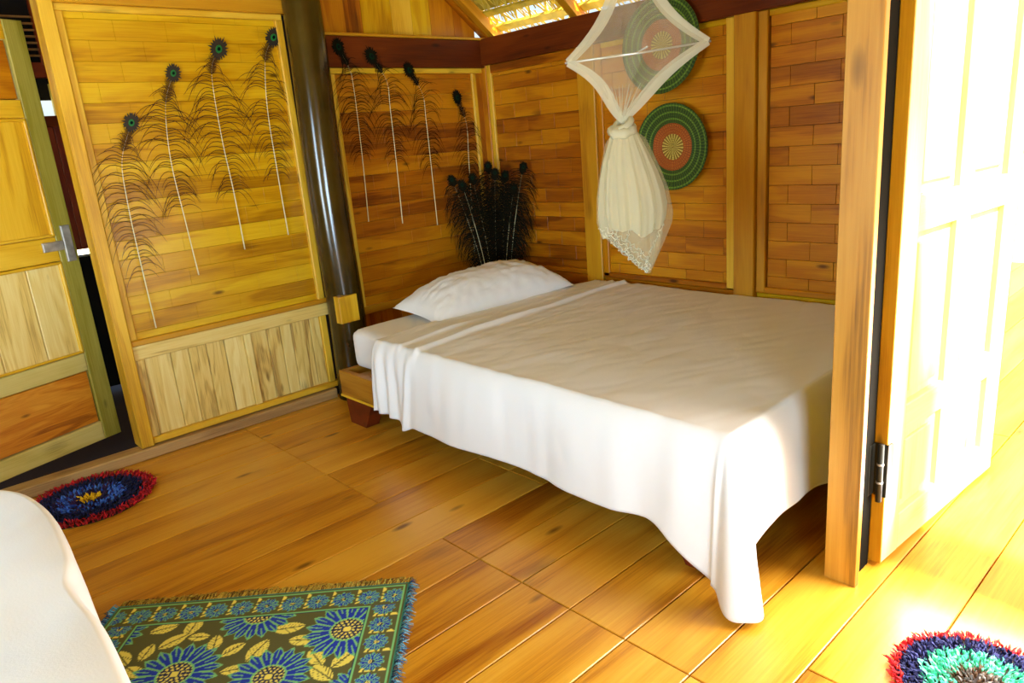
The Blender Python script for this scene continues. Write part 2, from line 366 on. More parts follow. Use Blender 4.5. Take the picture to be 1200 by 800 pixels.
# gable boards, upright, above the beam and the left panel
def roof_z(x): return 2.085 + .78 * (XR - x) if x > .82 else 2.085 + .78 * (XR - .82) - .78 * (.82 - x)
gx = [-1.7 + .19 * i for i in range(14)] + [.96, 1.15, 1.36, 1.55, 1.74, 1.90, 2.05, 2.22, 2.374, 2.487, 2.693, 2.84, 2.979, 3.162, 3.33]
gx = sorted(gx); gb = 0
for a, b in zip(gx[:-1], gx[1:]):
    if b - a < .03: continue
    zb = 2.04 if a > 2.15 else 2.21
    zt = [roof_z(a + .001) - .015, roof_z(b - .001) - .015]
    v = [(zb, -(b - a) / 2 + .001), (zt[0], -(b - a) / 2 + .001), (zt[1], (b - a) / 2 - .001), (zb, (b - a) / 2 - .001)]
    vs = [(q[0] - zb, q[1], z) for z in (-.01, .01) for q in v]          # local X up the board
    me = mesh('gable_board', vs, [(0, 3, 2, 1)[::-1], (4, 5, 6, 7)[::-1], (0, 1, 5, 4), (1, 2, 6, 5), (2, 3, 7, 6), (3, 0, 4, 7)], M[('wall', 'wall_red', 'frame')[(0, 1, 1, 0, 2)[gb % 5]]])
    o = obj('gable_board', me, wl); gb += 1
    mm = Matrix((Vector((0, 0, 1)), Vector((1, 0, 0)), Vector((0, 1, 0)))).transposed().to_4x4(); mm.translation = Vector(((a + b) / 2, YL + .02, zb)); o.matrix_local = mm
# header over the doorway at the left, and the low sill
xz('rail', -1.7, .85, 2.215, 2.30, .03, 'redbrown', 'x')
sl = obj('baseboard_left', plank_mesh(3.05, .055, .09, .006, M['sill'])); sl.matrix_world = Matrix(((1, 0, 0, .42), (0, 0, -1, 3.806), (0, 1, 0, .0285), (0, 0, 0, 1)))
tag(sl, 'weathered grey brown sill board along the foot of the left wall', 'baseboard', kind='structure')
box_w('sill_cap', (-1.12, 3.77, .056), (1.96, 3.86, .063), M['frame'], None, 'x', (0, 0, 1), .002)
cap = bpy.data.objects['sill_cap']; mw = cap.matrix_local.copy(); cap.parent = sl; cap.matrix_parent_inverse = sl.matrix_world.inverted(); cap.matrix_local = mw if False else cap.matrix_local

# dark round pole
pole = empty('round_pole', (W(388, 250, 1, 3.70).x, 3.70, 0)); tag(pole, 'dark polished round pole between the two feathered wall panels', 'pole')
mb = MB(); pts = [(.006 * math.sin(i * .9), .004 * math.cos(i * 1.3), .0 + i * .24) for i in range(13)]
mb.tube(pts, [.106 - .0008 * i for i in range(13)], 28).build('trunk', M['pole'], pole, True)

a_, b_ = W(401, 380, 1, 3.575) - pole.location, W(418, 344, 1, 3.575) - pole.location
box_w('cleat', (a_.x, -.125, a_.z), (b_.x, -.07, b_.z), M['yellow'], pole, 'z', (0, -1, 0), .003)

# ------------------------------------------------------------------ walls the camera cannot see, which hold the windows
def plain_wall(name, label, parts, nrm, mt='olivewall'):
    q = MB()
    for lo, hi in parts: q.box(lo, hi)
    o = q.build(name, M[mt]); tag(o, label, 'wall', kind='structure'); return o
plain_wall('wall_window', 'plain yellow wall with an open window beside the near bed', [((-1.8, -2.1, 0), (-1.74, 5.5, .6)), ((-1.8, -2.1, 1.7), (-1.74, 5.5, 2.1)), ((-1.8, -2.1, .6), (-1.74, .85, 1.7)), ((-1.8, 2.3, .6), (-1.74, 5.5, 1.7))], 0)
plain_wall('wall_behind', 'plain yellow wall behind the camera with a wide window', [((-1.8, -2.1, 0), (2.05, -2.04, .7)), ((-1.8, -2.1, 1.7), (2.05, -2.04, 4.1)), ((-1.8, -2.1, .7), (-1.5, -2.04, 1.7)), ((.1, -2.1, .7), (2.05, -2.04, 1.7))], 0)
plain_wall('wall_doorway', 'plain yellow wall beside and over the bright open doorway', [((2.0, -2.1, 0), (2.06, -.22, 3.1)), ((2.0, -.22, 1.98), (2.06, .76, 3.1))], 0)
ea = plain_wall('wall_end', 'thin teak wall closing the alcove at the foot of the bed', [((2.03, .80, 0), (3.42, .855, 2.09))], 0)
# upper triangle that closes the alcove above its end wall
v = [(2.03, .80, 2.09), (3.42, .80, 2.09), (2.03, .80, roof_z(2.03)), (2.03, .855, 2.09), (3.42, .855, 2.09), (2.03, .855, roof_z(2.03))]
obj('gable_board', mesh('gable_board', v, [(0, 1, 2), (5, 4, 3), (0, 3, 4, 1), (1, 4, 5, 2), (2, 5, 3, 0)], M['wall_red']), ea)
post = box_w('trim_1', (1.998, .762, 0), (2.024, .857, 2.3), M['post'], None, 'z', (-1, 0, 0), .002)
tag(post, 'tall knotty teak door post between the bed and the open door', 'door post', kind='structure')
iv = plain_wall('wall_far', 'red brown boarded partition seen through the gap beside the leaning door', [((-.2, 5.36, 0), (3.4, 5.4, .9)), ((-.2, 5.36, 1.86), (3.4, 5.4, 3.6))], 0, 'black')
for i in range(10): box_w('board', (-.2 + i * .19, 5.33, .94), (-.012 + i * .19, 5.36, 1.71), M['redbrown'], iv, 'z', NL)
box_w('rail', (-.2, 5.356, .890), (3.4, 5.36, .895), M['cord'], iv, 'x', NL); box_w('rail', (-.2, 5.32, 1.70), (3.4, 5.38, 1.765), M['beam'], iv, 'x', NL); box_w('rail', (-.2, 5.32, 1.985), (3.4, 5.35, 2.075), M['redbrown'], iv, 'x', NL)
box_w('post', (1.155, 5.30, 1.765), (1.19, 5.34, 1.95), M['olive'], iv, 'z', NL); box_w('post', (1.15, 5.31, 2.06), (1.20, 5.35, 2.5), M['redbrown'], iv, 'z', NL)
for i in range(7): box_w('slat', (.8, 5.31, 2.105 + i * .036), (1.15, 5.325, 2.117 + i * .036), M['sill'], iv, 'x', NL)
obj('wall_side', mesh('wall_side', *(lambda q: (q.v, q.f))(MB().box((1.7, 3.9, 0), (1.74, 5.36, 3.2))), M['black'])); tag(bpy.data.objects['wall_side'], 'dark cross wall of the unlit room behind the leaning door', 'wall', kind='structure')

# ------------------------------------------------------------------ roof
def slab(pts, th):
    v = [Vector(p) for p in pts] + [Vector(p) + Vector((0, 0, th)) for p in pts]; return v, [(3, 2, 1, 0), (4, 5, 6, 7), (0, 1, 5, 4), (1, 2, 6, 5), (2, 3, 7, 6), (3, 0, 4, 7)]
RX = .82
def slope(x0, x1, y0, y1, h=.10): return [(x0, y0, roof_z(x0) + h), (x1, y0, roof_z(x1) + h), (x1, y1, roof_z(x1) + h), (x0, y1, roof_z(x0) + h)]
vv, ff = [], []
for q in (slope(RX, 2.05, -2.2, 5.5), slope(2.05, 3.34, .76, 5.5), slope(-1.85, RX, -2.2, 5.5)):
    a, b = slab(q, .06); ff += [tuple(i + len(vv) for i in z) for z in b]; vv += a
roof = obj('ceiling', mesh('ceiling', vv, ff, M['thatch'])); tag(roof, 'sloping thatched roof on split laths above the alcove', 'ceiling', kind='structure')
sx, sz = 1 / math.hypot(1, .78), -.78 / math.hypot(1, .78)
along = Vector((sx, 0, sz)); up = Vector((-sz, 0, sx))
def on_roof(x, y, h): return Vector((x, y, roof_z(x))) + up * h
yy = .95
while yy < 4.0:                                                    # rafters
    a, b = on_roof(3.47, yy, 0.012), on_roof(2.0, yy, .012)
    plank('rafter', (a + b) / 2, ((a - b).length, .055, .06), M['stile'], roof, along, up); yy += .72 if yy > 1 else .62
a, b = on_roof(3.42, YL - .03, .0), on_roof(2.0, YL - .03, .0); plank('rafter', (a + b) / 2, ((a - b).length, .05, .05), M['wall_red'], roof, along, (0, -1, 0))
for x in (3.40, 3.30, 3.17, 3.02, 2.86, 2.7, 2.54, 2.38, 2.2):          # laths along the eave
    c = on_roof(x, 2.3, .055); plank('lath', c, (3.1, .035 if x < 3.35 else .05, .022), M['bamboo'], roof, 'y', up)
q = MB()
for i in range(2600):                                              # straw and palm strips hanging between the laths
    x = rnd.uniform(2.1, 3.42); y = rnd.uniform(.8, 3.9); h = rnd.uniform(.07, .1)
    dirv = (along * rnd.uniform(.3, 1) + Vector((0, rnd.uniform(-.5, .5), 0))).normalized(); L_ = rnd.uniform(.08, .3)
    p = on_roof(x, y, h)
    q.ribbon([p, p + dirv * L_ * .5 - up * rnd.uniform(0, .015), p + dirv * L_ - up * rnd.uniform(0, .03)], rnd.uniform(.004, .016), up)
q.build('straw', M['palm'], roof)['kind'] = 'stuff'

# ------------------------------------------------------------------ outdoors
g = MB().box((-400, -400, -.75), (400, 400, -.7)).build('ground', M['ground']); tag(g, 'pale sunlit ground outside the hut', 'ground', kind='structure')

# ------------------------------------------------------------------ the leaning door at the left
d1 = empty('door_1', (.845 - .939 * .76, 4.10 - .344 * .76, .074), math.atan2(.344, .939)); tag(d1, 'unpainted wooden panelled door standing ajar at the left', 'door', kind='structure')
DW, DH = .76, 2.025
def dp(name, a, b, z0, z1, y0, y1, mt, grain, par=d1, n=(0, -1, 0)): return box_w(name, (a, y0, z0), (b, y1, z1), M[mt], par, grain, n, .004)
# local x: hinge 0 .. free edge .76
dp('stile', DW - .09, DW, 0, DH, 0, .04, 'olive', 'z'); dp('stile', 0, .09, 0, DH, 0, .04, 'olive', 'z')
for z0, z1, mt in ((0, .095, 'cream'), (.375, .465, 'cream'), (.935, 1.05, 'yellow'), (1.60, 1.68, 'yellow'), (1.94, DH, 'yellow')):
    dp('rail', .09, DW - .09, z0, z1, .002, .038, mt, 'x')
dp('panel', .095, DW - .095, .1, .37, .012, .03, 'orange', 'x')
for a, b in ((.095, .30), (.302, .50), (.502, DW - .095)): dp('panel', a, b, .47, .93, .012, .03, 'pale', 'z')
for a, b in ((.095, .38), (.382, DW - .095)): dp('panel', a, b, 1.055, 1.595, .012, .03, 'yellow', 'z')
dp('panel', .095, DW - .095, 1.685, 1.935, .012, .03, 'wall_red', 'x')
for (a, b, c_, e) in ((.47, .93, .50, .0), (1.055, 1.595, 0, 0)):
    dp('molding', .09, DW - .09, b - .012, b + .002, -.003, .02, 'yellow', 'x'); dp('molding', .09, DW - .09, a - .002, a + .01, -.003, .02, 'yellow', 'x'); dp('molding', DW - .105, DW - .09, a, b, -.003, .02, 'yellow', 'z')
lt = dp('latch', DW - .062, DW - .018, .925, 1.10, -.012, 0, 'metal', 'z'); dp('latch', DW - .165, DW - .062, .985, 1.03, -.010, 0, 'metal', 'x')

# ------------------------------------------------------------------ the sunlit panelled door at the right
d2 = empty('door_2', (2.104, .752, .0), math.atan2(-.068, .998)); tag(d2, 'panelled teak door folded open into bright sunlight', 'door', kind='structure')
D2W, D2H = .97, 1.95
dq = lambda name, a, b, z0, z1, y0, y1, mt, grain: box_w(name, (a, y0, z0), (b, y1, z1), M[mt], d2, grain, (0, -1, 0), .003)
dq('stile', .055, .165, .012, D2H, 0, .038, 'door', 'z'); dq('stile', .845, D2W, .012, D2H, 0, .038, 'door', 'z'); 
for z0, z1 in ((.012, .14), (.42, .515), (1.045, 1.15), (1.84, D2H)):
    dq('rail', .165, .845, z0, z1, .001, .037, 'door', 'x')
for z0, z1 in ((.14, .42), (.515, 1.045), (1.15, 1.84)):
    dq('mullion', .445, .55, z0, z1, .001, .037, 'door', 'z')
    for a, b in ((.165, .445), (.55, .845)):
        dq('panel', a, b, z0, z1, .02, .032, 'door', 'z')
        dq('panel', a + .035, b - .035, z0 + .035, z1 - .035, .010, .021, 'door', 'z')
dq('edge_strip', .051, .055, .012, D2H, .0, .038, 'stile', 'z')
hg = empty('hinge', (.055, 0, 0)); hg.parent = d2
MB().box((-.004, -.0045, .245), (.022, -.0005, .42)).box((.022, -.0045, .30), (.030, -.0005, .415)).box((-.006, -.004, .245), (-.0035, .034, .42)).box((-.075, .034, .25), (-.006, .038, .42)).build('hinge_leaf', M['iron'], hg)
MB().tube([(-.022, .010, .235), (-.022, .010, .425)], .009, 12).build('hinge_pin', M['iron'], hg, True)
for z in (.30, .36): MB().tube([(-.022, .010, z - .003), (-.022, .010, z + .003)], .0105, 12).build('hinge_ring', M['metal'], hg, True)
box_w('rebate_shade', (2.026, .785, 0), (2.150, .80, 1.98), M['gap'], ea, 'z', (0, -1, 0), .001)  # added dark strip, painted shade between post and door

# ------------------------------------------------------------------ bed
bed = empty('bed_frame', (2.52, 2.18, 0)); tag(bed, 'low wooden bed frame with dark slanted legs under the white bed', 'bed')
def bp_(name, lo, hi, mt, grain, n): 
    o = Vector((2.52, 2.18, 0)); return box_w(name, Vector(lo) - o, Vector(hi) - o, M[mt], bed, grain, n, .004)
bp_('side_rail', (1.765, 1.06, .155), (1.80, 3.37, .292), 'rail', 'y', (-1, 0, 0)); bp_('side_rail', (3.24, 1.06, .155), (3.275, 3.37, .292), 'rail', 'y', (1, 0, 0))
bp_('end_rail', (1.80, 3.335, .155), (3.24, 3.37, .292), 'rail', 'x', (0, 1, 0)); bp_('end_rail', (1.80, 1.06, .155), (3.24, 1.095, .292), 'rail', 'x', (0, -1, 0))
bp_('trim_strip', (1.757, 1.06, .150), (1.765, 3.37, .162), 'yellow', 'y', (-1, 0, 0))
for i in range(12): bp_('slat', (1.80, 1.12 + i * .185, .262), (3.24, 1.22 + i * .185, .28), 'rail', 'x', (0, 0, 1))
for x in (1.825, 3.20):
    for (ya, yb, s) in ((3.10, 3.36, 1), (1.08, 1.30, -1)):
        q = MB(); q.box((x - .045 - 2.52, ya - 2.18, 0), (x + .035 - 2.52, yb - 2.18, .154))
        for i in (0, 1, 2, 3):
            q.v[i] = q.v[i] + Vector((0, (.09 if (i in (0, 1)) else 0) if s > 0 else (-.08 if i in (2, 3) else 0.0), 0))
        if s > 0:
            for i in (2, 3): q.v[i] = q.v[i] + Vector((0, -.02, 0))
        q.build('leg', M['leg'], bed)
def rbox(lo, hi, rad, n=6, wob=.004, seed=0):
    """rounded, slightly soft block"""
    lo, hi = Vector(lo), Vector(hi); c = (lo + hi) / 2; h = (hi - lo) / 2; v = []; f = []; idx = {}
    NX = [40, 60, 8]
    def add(p):
        k = tuple(round(x, 5) for x in p)
        if k not in idx:
            q = Vector(p); i = Vector([max(-h[a] + rad, min(h[a] - rad, q[a])) for a in range(3)]); dd = q - i
            if dd.length > 1e-9: q = i + dd.normalized() * rad
            w_ = noise.noise(Vector((q.x * 3 + seed, q.y * 3, q.z * 5))) * wob
            idx[k] = len(v); v.append(c + q + dd.normalized() * w_ if dd.length > 1e-9 else c + q + Vector((0, 0, w_)))
        return idx[k]
    for ax in range(3):
        u, w_ = [a for a in range(3) if a != ax]
        for s in (-1, 1):
            for i in range(NX[u]):
                for j in range(NX[w_]):
                    qs = []
                    for (di, dj) in ((0, 0), (1, 0), (1, 1), (0, 1)):
                        p = [0, 0, 0]; p[ax] = s * h[ax]; p[u] = -h[u] + 2 * h[u] * (i + di) / NX[u]; p[w_] = -h[w_] + 2 * h[w_] * (j + dj) / NX[w_]; qs.append(add(p))
                    f.append(tuple(qs if (s > 0) == (ax != 1) else qs[::-1]))
    return v, f
v, f = rbox((1.845, 1.12, .292), (3.29, 3.345, .50), .045)
mt_ = obj('mattress', mesh('mattress', v, f, M['white'], True)); tag(mt_, 'thick mattress in a white fitted sheet showing at the head end', 'mattress')

def fbm(x, y, z=0): return noise.noise(Vector((x, y, z))) + .5 * noise.noise(Vector((x * 2.1, y * 2.1, z + 5)))
def sm(a, b, x): t = max(0, min(1, (x - a) / (b - a))); return t * t * (3 - 2 * t)
def duvet(name, XA, XB, YA, YB, ztop, hang_side, foot_drop, label, near=False):
    """sheet: lies on the bed from XB (wall side) to XA (room side), YB (head) to YA (foot); hangs over the XA side and the YA end"""
    nu, nv = 170, 250; rr = .06; v = []; f = []
    Ltop = XB - XA; Lside = .40; ltop = YB - YA; lfoot = .38
    for j in range(nv + 1):
        t = j / nv * (ltop + lfoot)                      # from the head edge to the foot hem
        for i in range(nu + 1):
            s = i / nu * (Ltop + Lside)                  # from the wall edge to the side hem
            a = max(0, s - Ltop); b = max(0, t - ltop)
            x = XB - min(s, Ltop); y = YB - min(t, ltop)
            if near is False and i < 0: pass
            # head edge a little wavy and slanting
            e = sm(.22, 0, t)
            y += e * (.035 * fbm(x * 3.0, 1.7) + .10 * (x - 2.4) * -.55) if not near else e * .03 * fbm(x * 4, 2)
            z = ztop
            # wrinkles on the top: ridges mostly across the bed near the head, soft elsewhere
            hd = sm(.75, .1, t)
            wr = .006 * fbm(x * 1.3 + 3, y * 2.2) + hd * (.016 * abs(fbm(x * 1.1 + .6 * y, y * 10)) + .004 * fbm(x * 3, y * 20))
            wr += .005 * abs(fbm(x * 1.5 + y * 1.2, y * 5 - x * 1.5 + 9)) + .003 * abs(noise.noise(Vector((x * 3 - y * 2, y * 12 + x * 5, 2))))
            crown = -.012 * sm(.35, 0, x - XA) - .008 * sm(.3, 0, y - YA)
            z = max(z + wr + crown, .511) + .016 * math.exp(-((y - 2.63 - .03 * (x - 2.5)) / .016) ** 2) + .008 * math.exp(-((y - 2.74) / .012) ** 2)
            off = z - ztop
            d_ = math.hypot(a, b)
            if d_ > 0:
                hem = hang_side(y, b) if a > 0 else foot_drop(x)
                th = math.atan2(b, a)
                if a > 0 and b > 0: total = .40
                drop_full = ztop - hem if not (a > 0 and b > 0) else None
                if a > 0 and b > 0:
                    k = sm(0, 1, th / (math.pi / 2)); hs = ztop - hang_side(YA, 0); hf = ztop - foot_drop(XA)
                    cor = math.sin(2 * th) ** 2 if False else math.sin(2 * th)
                    full = hs * (1 - k) + hf * k; rel = d_ / math.hypot(Lside * (1 if a >= b * Lside / lfoot else a / Lside / (b / lfoot)), lfoot * (1 if b / lfoot >= a / Lside else b / lfoot / (a / Lside)))
                    full = full + (ztop - .006 - full) * sm(0, .5, th) * sm(0, .42, math.pi / 2 - th); full = min(full, ztop - .006)
                else:
                    full = drop_full; rel = (a / Lside) if a > 0 else (b / lfoot)
                q = rel * full
                rc = rr * (1 - math.exp(-q / .05)) + q * .07
                # hanging folds
                sc = y if a > 0 and b == 0 else (x if b > 0 and a == 0 else YA + .0)
                if a > 0 and b == 0:
                    fo = .012 * math.sin(y * 9 + 2 * fbm(y * 1.5, .3)) + .010 * fbm(y * 6, q * 1.5 + 3)
                    fo += .022 * math.exp(-((y - 2.63 - .12 * q) / .02) ** 2) + sm(YB - .36, YB - .05, y) * .013 * math.sin(y * 70 + 3 * q) + sm(YA + .5, YA, y) * .018 * math.sin(y * 22) + .006 * abs(noise.noise(Vector((y * 5 + q * 4, q * 3, 8))))
                elif b > 0 and a == 0: fo = .018 * math.sin(x * 13 + 1) + .010 * fbm(x * 5, q * 2)
                else: fo = .008 * math.sin(th * 13 + 1) + .13 * math.sin(2 * th) ** 2 * rel
                rc += fo * min(1, q / .2)
                z = ztop + off * math.exp(-q / .12) - max(0, q - rr * .25) * 1.0
                if a > 0 and b > 0:
                    x = XA - rc * math.cos(th); y = YA - rc * math.sin(th)
                elif a > 0: x = XA - rc
                else: y = YA - rc
            v.append((x, y, z))
    for j in range(nv):
        for i in range(nu):
            k = j * (nu + 1) + i; f.append((k, k + 1, k + nu + 2, k + nu + 1))
    o = obj(name, mesh(name, v, f, M['white'], True)); solid(o, .007, -1); tag(o, label, 'bedding'); return o
def hem1(y, b):
    h = .162 + .006 * math.sin(y * 7) - .03 * math.exp(-((y - 2.68) / .05) ** 2)
    return h - .14 * sm(1.32, 1.02, y)
def foot1(x): return .13 + .06 * sm(2.2, 1.85, x) * 0 + .07 * sm(1.75, 1.95, x) - .07 * sm(1.95, 2.5, x)
duvet('top_sheet', 1.775, 3.30, 1.06, 2.93, .533, hem1, foot1, 'white sheet draped over the bed under the hanging net, its corner trailing on the floor')

# pillow
def pillow(L, Wd, H):
    v = []; f = []; n = 56; m_ = 36
    for s in (1, -1):
        for j in range(m_ + 1):
            for i in range(n + 1):
                u = -1 + 2 * i / n; w_ = -1 + 2 * j / m_
                k = (max(0, 1 - abs(u) ** 3.0) ** .6) * (max(0, 1 - abs(w_) ** 2.4) ** .6)
                x = u * L / 2 * (1 - .07 * (1 - w_ * w_)) ; x = u * L / 2 * (1 - .05 * math.cos(w_ * math.pi / 2)); y = w_ * Wd / 2 * (1 - .08 * math.cos(u * math.pi / 2))
                z = s * k * H * (.8 if s > 0 else .2)
                edge = max(abs(u), abs(w_))
                wr = .010 * fbm(u * 5, w_ * 4, s) + .018 * abs(noise.noise(Vector((u * 7 - w_ * 3, w_ * 9 + 3, s)))) * (1 if edge > .4 else .5)
                v.append((x, y, z + wr * k ** .6 * (1 if s > 0 else .3)))
    for s in (0, 1):
        for j in range(m_):
            for i in range(n):
                k = s * (n + 1) * (m_ + 1) + j * (n + 1) + i; q = (k, k + 1, k + n + 2, k + n + 1); f.append(q if s == 0 else q[::-1])
    return v, f
v, f = pillow(.97, .46, .205)
pil = obj('pillow', mesh('pillow', v, f, M['white'], True)); pil.location = (2.61, 3.10, .552); pil.rotation_euler = (math.radians(5), math.radians(-2), math.radians(-3)); tag(pil, 'plump white pillow at the head of the bed under the feathers', 'pillow')

# near bed, only its corner is in view
nb = empty('bed_frame', (-.6, 1.35, 0)); tag(nb, 'near wooden bed frame hidden under a white duvet at bottom left', 'bed')
box_w('side_rail', (.62, -.85, .15), (.655, .95, .29), M['rail'], nb, 'y', (1, 0, 0)); box_w('side_rail', (-.66, -.85, .15), (-.62, .95, .29), M['rail'], nb, 'y', (-1, 0, 0))
box_w('end_rail', (-.62, .915, .15), (.62, .95, .29), M['rail'], nb, 'x', (0, 1, 0)); box_w('end_rail', (-.62, -.85, .15), (.62, -.815, .29), M['rail'], nb, 'x', (0, -1, 0))
for x in (-.62, .54):
    for y in (-.82, .84): box_w('leg', (x, y, 0), (x + .08, y + .08, .15), M['leg'], nb, 'z', (0, 1, 0))
v, f = rbox((-1.25, .5, .293), (.06, 2.30, .47), .045, seed=4)
o = obj('mattress', mesh('mattress', v, f, M['white'], True)); tag(o, 'mattress of the near bed, covered by the billowing duvet', 'mattress')
# duvet as a soft billowing shell; outline points on its top edge
edge = [(.13, .45), (.155, .9), (.172, 1.186), (.182, 1.369), (.176, 1.50), (.178, 1.572), (.198, 1.65), (.208, 1.73), (.216, 1.85), (.219, 1.95), (.214, 2.05), (.195, 2.15), (.15, 2.24), (.06, 2.33), (-.1, 2.38), (-.4, 2.4), (-.8, 2.4), (-1.2, 2.36), (-1.34, 2.2), (-1.36, 1.6), (-1.36, 1.0), (-1.34, .5), (-1.2, .36), (-.6, .36), (0, .37)]
ring = bez([(x, y, 0) for x, y in edge + edge[:1]], 8)[:-1]; cx, cy = -.55, 1.4
v = []; f = []; ns = len(ring); prof = []
for k in range(15): prof.append((k / 15 * .97, .645 + .0 - .015 * (k / 15) ** 2))
for k in range(9): a = k / 8 * math.pi / 2; prof.append((.97 + .03 * math.sin(a), .588 + .042 * math.cos(a)))
for k in range(1, 9): prof.append((1.0 + .004 * k - .006 * k * k / 8, .588 - .40 * k / 8))
for (s, z) in prof:
    for i, p in enumerate(ring):
        dx, dy = p.x - cx, p.y - cy; x, y = cx + dx * s, cy + dy * s
        hang = max(0, .58 - z); fo = (.02 * math.sin(i * .55) + .012 * math.sin(i * 1.3 + 1)) * min(1, hang / .2)
        dl = math.hypot(dx, dy); x += dx / dl * fo * .6; y += dy / dl * fo * .6
        zz = z + (.016 * fbm(x * 2.2, y * 2.2) + .006 * fbm(x * 6, y * 6)) * (1 if s < .97 else .4) * (1 if z > .55 else 0)
        v.append((x, y, zz))
for j in range(len(prof) - 1):
    for i in range(ns): f.append((j * ns + i, j * ns + (i + 1) % ns, (j + 1) * ns + (i + 1) % ns, (j + 1) * ns + i))
f.append(tuple(range(ns)))
o = obj('duvet', mesh('duvet', v, f, M['white'], True)); tag(o, 'billowing white duvet on the near bed at the bottom left corner', 'bedding')

# ------------------------------------------------------------------ peacock feathers
def feather(px, label, yplane, ybase=None, eye=.034, group=None, b0=.08, b1=.62, nb_=44, blen=.15, dark=False, pts3=None, full=.35, seed=1):
    rg = random.Random(seed)
    if pts3 is None: P = [W(x, y, 1, yplane) for x, y in px]
    else: P = [Vector(p) for p in pts3]
    for i, p in enumerate(P):
        if pts3 is None: p.y = yplane + ((ybase - yplane) * (i / (len(P) - 1)) if ybase is not None else 0)
    base = P[-1].copy()
    root = empty('peacock_feather', base); tag(root, label, 'feather', group)
    C_ = bez([p - base for p in P], 10); n = len(C_)
    if pts3 is None: side = Vector((0, -1, 0))
    else: side = Vector((-.64, -.72, .25)).normalized()
    MB().tube(C_, [.0007 if i < n * .3 else .0009 + .0024 * (i / (n - 1)) for i in range(n)], 5).build('quill', M['quill'], root, True)
    # cumulative length
    Ls = [0]
    for a, b in zip(C_[:-1], C_[1:]): Ls.append(Ls[-1] + (b - a).length)
    T = Ls[-1]
    def at(s):
        s = max(0, min(T, s))
        for i in range(n - 1):
            if Ls[i + 1] >= s: k = (s - Ls[i]) / max(1e-6, Ls[i + 1] - Ls[i]); return C_[i].lerp(C_[i + 1], k), (C_[i] - C_[i + 1]).normalized()
        return C_[-1], (C_[-2] - C_[-1]).normalized()
    q = MB()
    for k in range(nb_):                                  # drooping barbs on both sides
        s = T * (b0 * .45 + (b1 - b0 * .45) * (k + rg.uniform(-.3, .3)) / nb_); p, t = at(s)
        for sg in (-1, 1):
            if rg.random() < .12: continue
            o_ = t.cross(side).normalized() * sg; ln = blen * min(1, full + 3.2 * k / nb_) * (.6 + .45 * math.sin(math.pi * min(1, k / nb_ * 1.1 + .12))) * rg.uniform(.6, 1.15)
            dr = rg.uniform(.7, 1.7); pt = []
            for i in range(7):
                u = i / 6; pt.append(p + o_ * ln * (u ** .85) + t * ln * (.55 * u - dr * u * u) + side * (.004 * math.sin(u * 3) + .001))
            q.ribbon(pt, [.0034, .0032, .003, .0028, .0024, .002, .001], side)
    for k in range(26):                                   # short dense barbs under the eye
        s = T * b0 * (k / 26) + .006; p, t = at(s)
        for sg in (-1, 1):
            o_ = t.cross(side).normalized() * sg; ln = rg.uniform(.02, .05) * (.6 + .4 * k / 26)
            pt = [p + o_ * ln * u * .8 + t * ln * (.85 * u - .15 * u * u) + side * .001 for u in (0, .5, 1)]
            q.ribbon(pt, [.0028, .0026, .001], side)
    q.build('barbs', M['barbdk' if dark else 'barb'], root)['kind'] = 'stuff'
    # the eye: flat heart shapes, one over the other
    p0, t0 = at(.0); o0 = t0.cross(side).normalized()
    for (nm, k, mt, lift) in (('eye_fringe', 1.0, 'eyeA' if not dark else 'barbdk', .002), ('eye', .42, 'eyeB' if not dark else 'eyeD', .006), ('eye_core', .2, 'eyeC', .009)):
        q = MB(); c = p0 + side * lift; ra = eye * k; N_ = 40
        for z in (0, 1):
            for i in range(N_):
                a = 2 * math.pi * i / N_; rr = ra * (1 + ((.24 if i % 2 else -.14) + rg.uniform(-.1, .3) * (i % 3 == 0) if nm == 'eye_fringe' else 0))
                q.v.append(c + side * .0025 * z + o0 * rr * math.cos(a) * .88 + t0 * rr * math.sin(a) * 1.12 + t0 * (eye * (.25 if nm != 'eye_fringe' else .3)))
        q.f.append(tuple(range(N_))[::-1]); q.f.append(tuple(range(N_, 2 * N_)))
        for i in range(N_): q.f.append((i, (i + 1) % N_, N_ + (i + 1) % N_, N_ + i))
        q.build(nm, M[mt], root)
    return root
yf = YL - .022
feather([(153, 146), (143, 188), (149, 235), (163, 300), (183, 384)], 'lowest peacock feather, leftmost of four on the left wall panel', yf, seed=1, b0=.13, b1=.72, blen=.15)
feather([(202, 88), (194, 124), (200, 187), (217, 258), (233, 322)], 'second peacock feather from the left on the left wall panel', yf, seed=2, b0=.14, b1=.66, blen=.16)
feather([(255, 60), (248, 86), (259, 157), (274, 225), (287, 292)], 'third peacock feather from the left, with a large ragged eye, left wall panel', yf, seed=3, eye=.042, b0=.12, b1=.72, blen=.17)
feather([(319, 46), (311, 68), (313, 124), (324, 195), (338, 275)], 'peacock feather beside the right molding of the left wall panel', yf, seed=4, eye=.04, b0=.12, b1=.7, blen=.14)
yg = YL - .085
feather([(397, 57), (411, 80), (418, 102), (430, 185), (439, 260)], 'peacock feather behind the bed nearest the dark pole', yg, YL - .02, seed=5, b0=.1, b1=.62, dark=True, eye=.038, blen=.13)
feather([(436, 68), (455, 95), (461, 127), (471, 200), (479, 262)], 'second peacock feather from the pole on the panel behind the bed', yg, YL - .02, seed=6, b0=.1, b1=.62, dark=True, eye=.04, blen=.14)
feather([(480, 84), (497, 110), (503, 140), (512, 205), (520, 264)], 'third peacock feather from the pole on the panel behind the bed', yg, YL - .02, seed=7, b0=.1, b1=.62, dark=True, eye=.038, blen=.14)
